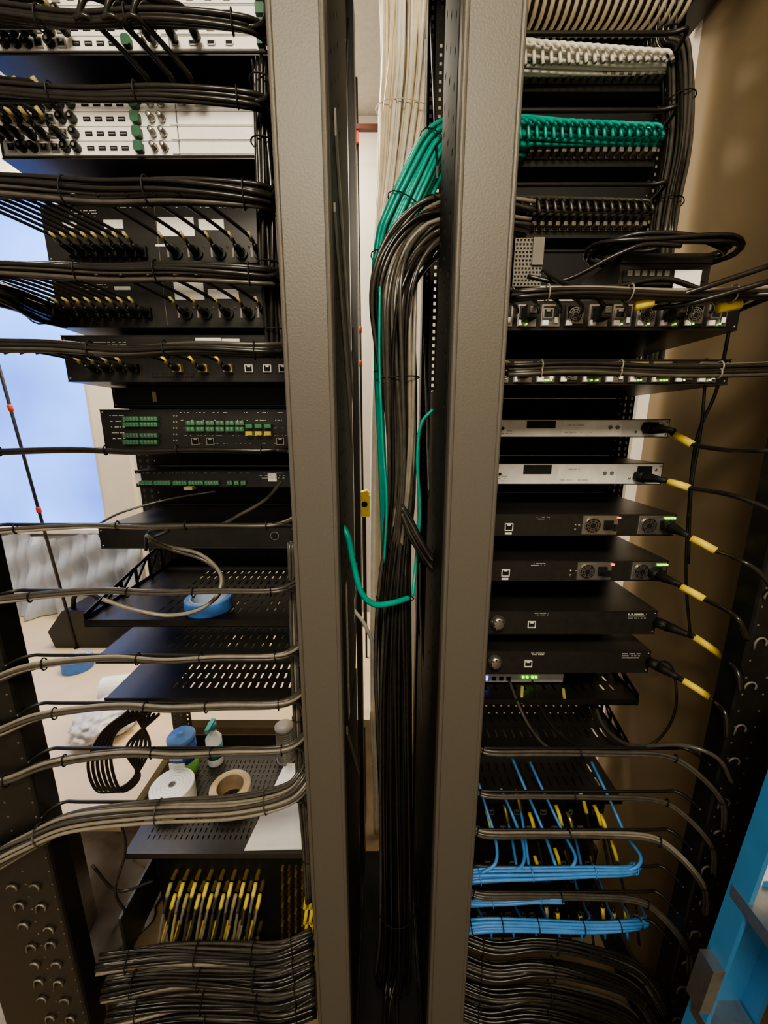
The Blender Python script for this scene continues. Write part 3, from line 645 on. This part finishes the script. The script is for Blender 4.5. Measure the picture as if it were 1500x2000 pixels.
def kno(v0,v1,D=.785):
    z1,z0=Z(v0,D),Z(v1,D); occR.append((z0,z1)); b=chassis(RX0,RX1,D,z0,z1,CHB); zc=(z0+z1)/2
    knob(b,.208,zc+.003,D-.001,.0125); knob(b,.250,zc+.001,D-.001,.0175)
    rj45(b,.325,zc-.004,D-.001,.014,False,WPL)
    for k in range(2): micro(b,.33,.36,z1-.005-.004*k,D-.001,WHT,.0009)
    for k in range(3): micro(b,.535,.575,z1-.007-.005*k,D-.001,WHT,.0016,.85)
    for x in (.17,.175): b.cyl((x,D-.001,zc),NY,.004,.004,STL,8)
    b.done('antenna_distributor')
kno(1193,1238); kno(1271,1313)
zz=sorted(occR)
for i in range(len(zz)-1):
    a=zz[i][1];c=zz[i+1][0]
    if c-a>.008 and c<Z(560,YF)+.02: blank(.38,a+.001,c-.001)
def cord(D,plug,tag,rest,r=.0042):
    b=MB(); p0=P(*plug[0],D-.002); p1=P(*plug[1],D-.055); d=p1-p0
    b.sweep([p0,p0+d*.35],.0125,BLK2,6); b.sweep([p0+d*.3,p0+d*.62,p0+d*.85,p1+d*.25],lambda t:.0115-.0065*t,BLK2,8)
    t0=P(*tag[0],D-.07);t1=P(*tag[1],D-.10)
    pts=[p1,t0,t1]+[P(u,v,dd) for u,v,dd in rest]
    b.tube(pts,r,CAB,8,6); b.sweep([t0,(t0+t1)/2+V3((0,0,.0008)),t1],r*1.65,YEL,10)
    b.done('power_cord')
cord(.838,((1262,835),(1305,840)),((1318,850),(1352,868)),[(1420,879,.68),(1480,880,.62),(1560,880,.59)])
cord(.838,((1245,929),(1290,937)),((1305,941),(1346,953)),[(1420,965,.66),(1480,985,.62),(1530,1010,.59)])
cord(.778,((1300,1025),(1335,1042)),((1350,1051),(1398,1076)),[(1440,1092,.62),(1480,1115,.60),(1510,1150,.59)])
cord(.778,((1272,1118),(1318,1138)),((1330,1146),(1375,1170)),[(1415,1190,.63),(1442,1210,.60),(1460,1250,.595)])
cord(.785,((1282,1215),(1345,1240)),((1356,1244),(1411,1282)),[(1430,1298,.63),(1442,1318,.61),(1446,1350,.60)])
cord(.785,((1268,1292),(1322,1322)),((1334,1329),(1386,1362)),[(1405,1378,.63),(1418,1400,.61),(1420,1440,.60)])
b=MB()
b.tube([P(1425,640,.76),P(1400,760,.78),P(1360,860,.80),P(1345,1000,.81),P(1340,1130,.81),P(1348,1240,.80)],.003,CAB)
b.tube([P(1260,1290,.86),P(1310,1300,.84),P(1320,1380,.80),P(1290,1440,.80),P(1240,1462,.80),P(1180,1440,.80),P(1150,1380,.80)],.003,CAB)
b.tube([P(1380,700,.72),P(1370,830,.74),P(1350,960,.75),P(1345,1100,.76)],.0025,CAB); b.done('loose_cable')
D=.86; z=Z(1332,D); zS=H-.807; c=X(1100,1325,D)
b=MB(); b.box(RX0+.01,c,D,1.04,z,z+.022,SIL); b.box(.139,.621,YF-.003,YF,z-.03,z+.024,BLK); b.box(.2,c-.02,1.04,YF-.003,z,z+.02,BLK)
for k in range(8): b.box(RX0+.02+k*.018,RX0+.03+k*.018,D-.002,D,z+.005,z+.015,DRK)
p=P(951,1322,D); b.box(p.x-.003,p.x+.003,D-.003,D,z+.006,z+.016,LEDB)
for u in (1022,1030,1040,1047): p=P(u,1318,D); b.box(p.x-.0025,p.x+.0025,D-.003,D,z+.012,z+.017,LEDG)
b.done('ethernet_switch')
shelf(.38,z-.004,.80,YF-.003,RX0,RX1,15,5,True); 
shelf(.38,zS+.035,.80,YF-.003,RX0,RX1,17,3,True,BLK)
shelf(.38,H-.918,.80,YF-.003,RX0,RX1,17,4,False,BLK)
D=.86
for j,(v0,v1) in enumerate(((1560,1640),(1660,1740),(1765,1900))):
    z1,z0=Z(v0,D),Z(v1,D); z0=max(z0,.06); b=chassis(RX0,RX1,D,z0,z1,CHB,BLK2)
    for r in range(2):
        for i in range(12):
            rj45(b,RX0+.025+i*.0355,z0+(z1-z0)*(.3+.4*r),D-.001,.013,False,CHB if (i+r)%2 else GRYM)
    b.done('patch_panel')
random.seed(5)
b=MB()
for i,(u,v) in enumerate(((988,1585),(1040,1605),(1092,1590),(1115,1605),(1168,1590),(1180,1608),(1012,1560),(1140,1565),(1090,1675),(1110,1680),(1050,1690),(955,1600),(1160,1690),(1200,1660))):
    p=P(u,v,.80); b.sweep([p+V3((-.004,.015,.012)),p,p+V3((.004,-.012,-.022))],.0048,YEL if i%3 else GLD,8)
    q=P(u-6,v-28,.855); b.tube([q,p+V3((-.004,.015,.012))],.0034,CAB,6,3)
    e=P(u+22,1700 if v<1650 else 1755,.67); b.tube([p+V3((.004,-.012,-.022)),(p+e)/2+V3((.004,0,-.01)),e],.0034,BLUE if i%3==0 else CAB,6,5)
for i in range(15):
    u=935+i*22; v=1775+random.uniform(-5,22); p=P(u,v,.74); b.sweep([p,p+V3((.002,-.008,-.03))],.0045,YEL if i%2 else YELD,8)
    b.tube([P(u,v-20,.85),p+V3((0,.004,.01)),p],.0034,CAB,6,3); b.tube([p+V3((.002,-.008,-.03)),p+V3((.004,-.02,-.07))],.0034,BLUE if i%2 else CAB,6,3)
b.done('patch_cable_group')
b=MB()
for pts in (((935,1530,.80),(950,1580,.76),(968,1640,.71),(968,1685,.67),(940,1706,.66)),
            ((978,1540,.80),(1000,1590,.77),(1022,1650,.71),(1020,1690,.67),(990,1706,.66)),
            ((1035,1488,.84),(1068,1560,.79),(1102,1630,.73),(1124,1675,.68),(1110,1702,.66)),
            ((1155,1488,.84),(1190,1560,.79),(1222,1630,.73),(1250,1670,.68),(1245,1692,.66),(1215,1702,.66)),
            ((1000,1480,.84),(1030,1550,.79),(1060,1620,.74),(1085,1690,.67))):
    b.tube([P(*p) for p in pts],.0036,BLUE,7,6)
b.bundle([P(905,1716,.66),P(960,1710,.66),P(1050,1706,.66),P(1150,1702,.66),P(1225,1700,.66),P(1250,1690,.68)],lambda t:.012-.006*t,12,.0034,[BLUE],8,.1,1,4,BLUE)
b.bundle([P(905,1765,.66),P(980,1763,.66),P(1040,1757,.66),P(1100,1756,.66)],.005,4,.0034,[BLUE],8,.1,1,2,BLUE)
b.bundle([P(900,1815,.66),P(960,1808,.66),P(1050,1808,.66),P(1150,1810,.66),P(1225,1806,.66),P(1262,1800,.68)],lambda t:.013-.006*t,14,.0034,[BLUE],8,.1,1,6,CAB)
for u in (935,1010,1060,1145,1190,1222,1255): b.tube([P(u-8,1750,.80),P(u-4,1770,.74),P(u+6,1795,.68),P(u-14,1808,.66)],.0034,BLUE,7,5)
b.done('blue_cable_bundle')
for v,n,R,m in ((1471,2,.004,CABG),(1556,2,.004,CABG),(1632,4,.006,CABL),(1704,0,0,CAB),(1754,3,.005,CABG),(1812,0,0,CAB)):
    z=Z(v,.66); bar(.178,PR0,z,.672,.63)
    if n:
        b=MB(); b.bundle([(.18,.69,z+.004),(.21,.664,z),(.32,.66,z+.002),(.45,.66,z),(.56,.652,z+.002),(.605,.63,z-.012),(.64,.60,z-.05),(.655,.598,z-.12)],R,n,.0032,[m,CABG],7,.2,1,4); b.done('cable_bundle')
for v,R,n in ((1850,.012,12),(1895,.016,16),(1945,.018,18),(1988,.018,18)):
    z=Z(v,.67); b=MB(); b.bundle([(.17,.69,z),(.26,.67,z-.004),(.36,.67,z+.01),(.46,.66,z+.008),(.58,.64,z-.02),(.63,.60,max(.03,z-.08))],R,n,.0036,[CABG,CAB,CAB],7,.2,.8,3); b.done('cable_bundle')
b=MB()
b.tube([P(995,1330,.85),P(1010,1370,.80),P(1035,1420,.75),P(1075,1462,.68),P(1150,1470,.66)],.0034,CABG)
b.tube([P(1040,1330,.85),P(1060,1390,.78),P(1100,1440,.72),P(1160,1466,.67),P(1230,1470,.66)],.0036,CAB)
b.tube([P(1160,1370,.85),P(1180,1420,.78),P(1230,1455,.70),P(1330,1455,.64),P(1400,1480,.61),P(1430,1530,.60)],.004,CABG)
b.tube([P(1020,1340,.83),P(1018,1375,.8)],.004,YELD); b.tube([P(1100,1345,.83),P(1103,1370,.8)],.004,YELD); b.done('loose_cable')
# ================================================================ LADDER
LB_=mat('ladder_blue_fibreglass',(.07,.26,.55),.4,0,.06,15)
b=MB(); t0=P(1545,1400,.50); t1=P(1338,2000,.50); d=(t1-t0).normalized(); k=(t1.z-.02)/-d.z; foot=t1+d*k; topp=t0-d*.04
ax=(topp-foot); 
def rail(off):
    w=V3((.095,.0,.0)); o=foot+off
    b.ob(o,ax,w,(0,.006,0),LB_); b.ob(o,ax,(.008,0,0),(0,-.028,0),LB_); b.ob(o+w-V3((.008,0,0)),ax,(.008,0,0),(0,-.028,0),LB_)
    b.ob(o+V3((-.005,-.03,-.018)),(.105,0,0),(0,.045,0),(0,0,.03),BLK2)
rail(V3((0,0,0))); rail(V3((.0,-.42,0)))
for q in (.18,.42,.66,.9):
    o=foot+ax*q; b.ob(o+V3((.0,-.41,0)),(.085,0,0),(0,.41,0),(0,0,.025),STL)
u=foot+ax*((P(1470,1760,.47).z-foot.z)/ax.z)
b.ob(u+V3((.03,-.0015,-.05)),ax.normalized()*.10,(.05,0,0),(0,.001,0),WHT)
b.ob(u+V3((.045,-.003,-.02)),ax.normalized()*.02,(.03,0,0),(0,.001,0),LB_)
g=foot+ax*((P(1400,1980,.47).z-foot.z)/ax.z); b.ob(g+V3((-.020,-.03,0)),ax.normalized()*.10,(.020,0,0),(0,.03,0),STL)
b.done('step_ladder')
# ================================================================ LIGHTS & CAMERA
def area(name,loc,rot,sx,sy,e,col):
    l=bpy.data.lights.new(name,'AREA'); l.shape='RECTANGLE'; l.size=sx; l.size_y=sy; l.energy=e; l.color=col
    o=bpy.data.objects.new(name,l); o.location=loc; o.rotation_euler=rot; bpy.context.collection.objects.link(o); return o
area('ceiling_light_aisle',(-.1,-.75,2.78),(math.radians(42),0,0),.9,.5,58,(1,.88,.68))
area('ceiling_light_room',(-.9,1.65,2.82),(0,0,0),1.4,.4,44,(1,.89,.72))
area('ceiling_light_room',(1.3,1.6,2.82),(0,0,0),.6,.6,14,(1,.89,.72))
w=bpy.data.worlds.new('world'); bpy.context.scene.world=w; w.use_nodes=True
w.node_tree.nodes['Background'].inputs[0].default_value=(1,.88,.70,1); w.node_tree.nodes['Background'].inputs[1].default_value=.45
try:
    bpy.context.scene.view_settings.look='AgX - Medium High Contrast'
except Exception: pass
cd=bpy.data.cameras.new('camera'); cam=bpy.data.objects.new('camera',cd); bpy.context.collection.objects.link(cam)
cd.sensor_fit='VERTICAL'; cd.sensor_height=36; cd.lens=F/2000*36; cd.clip_start=.02
cam.location=(0,0,H); cam.rotation_euler=(math.radians(90)-TH,0,0); bpy.context.scene.camera=cam
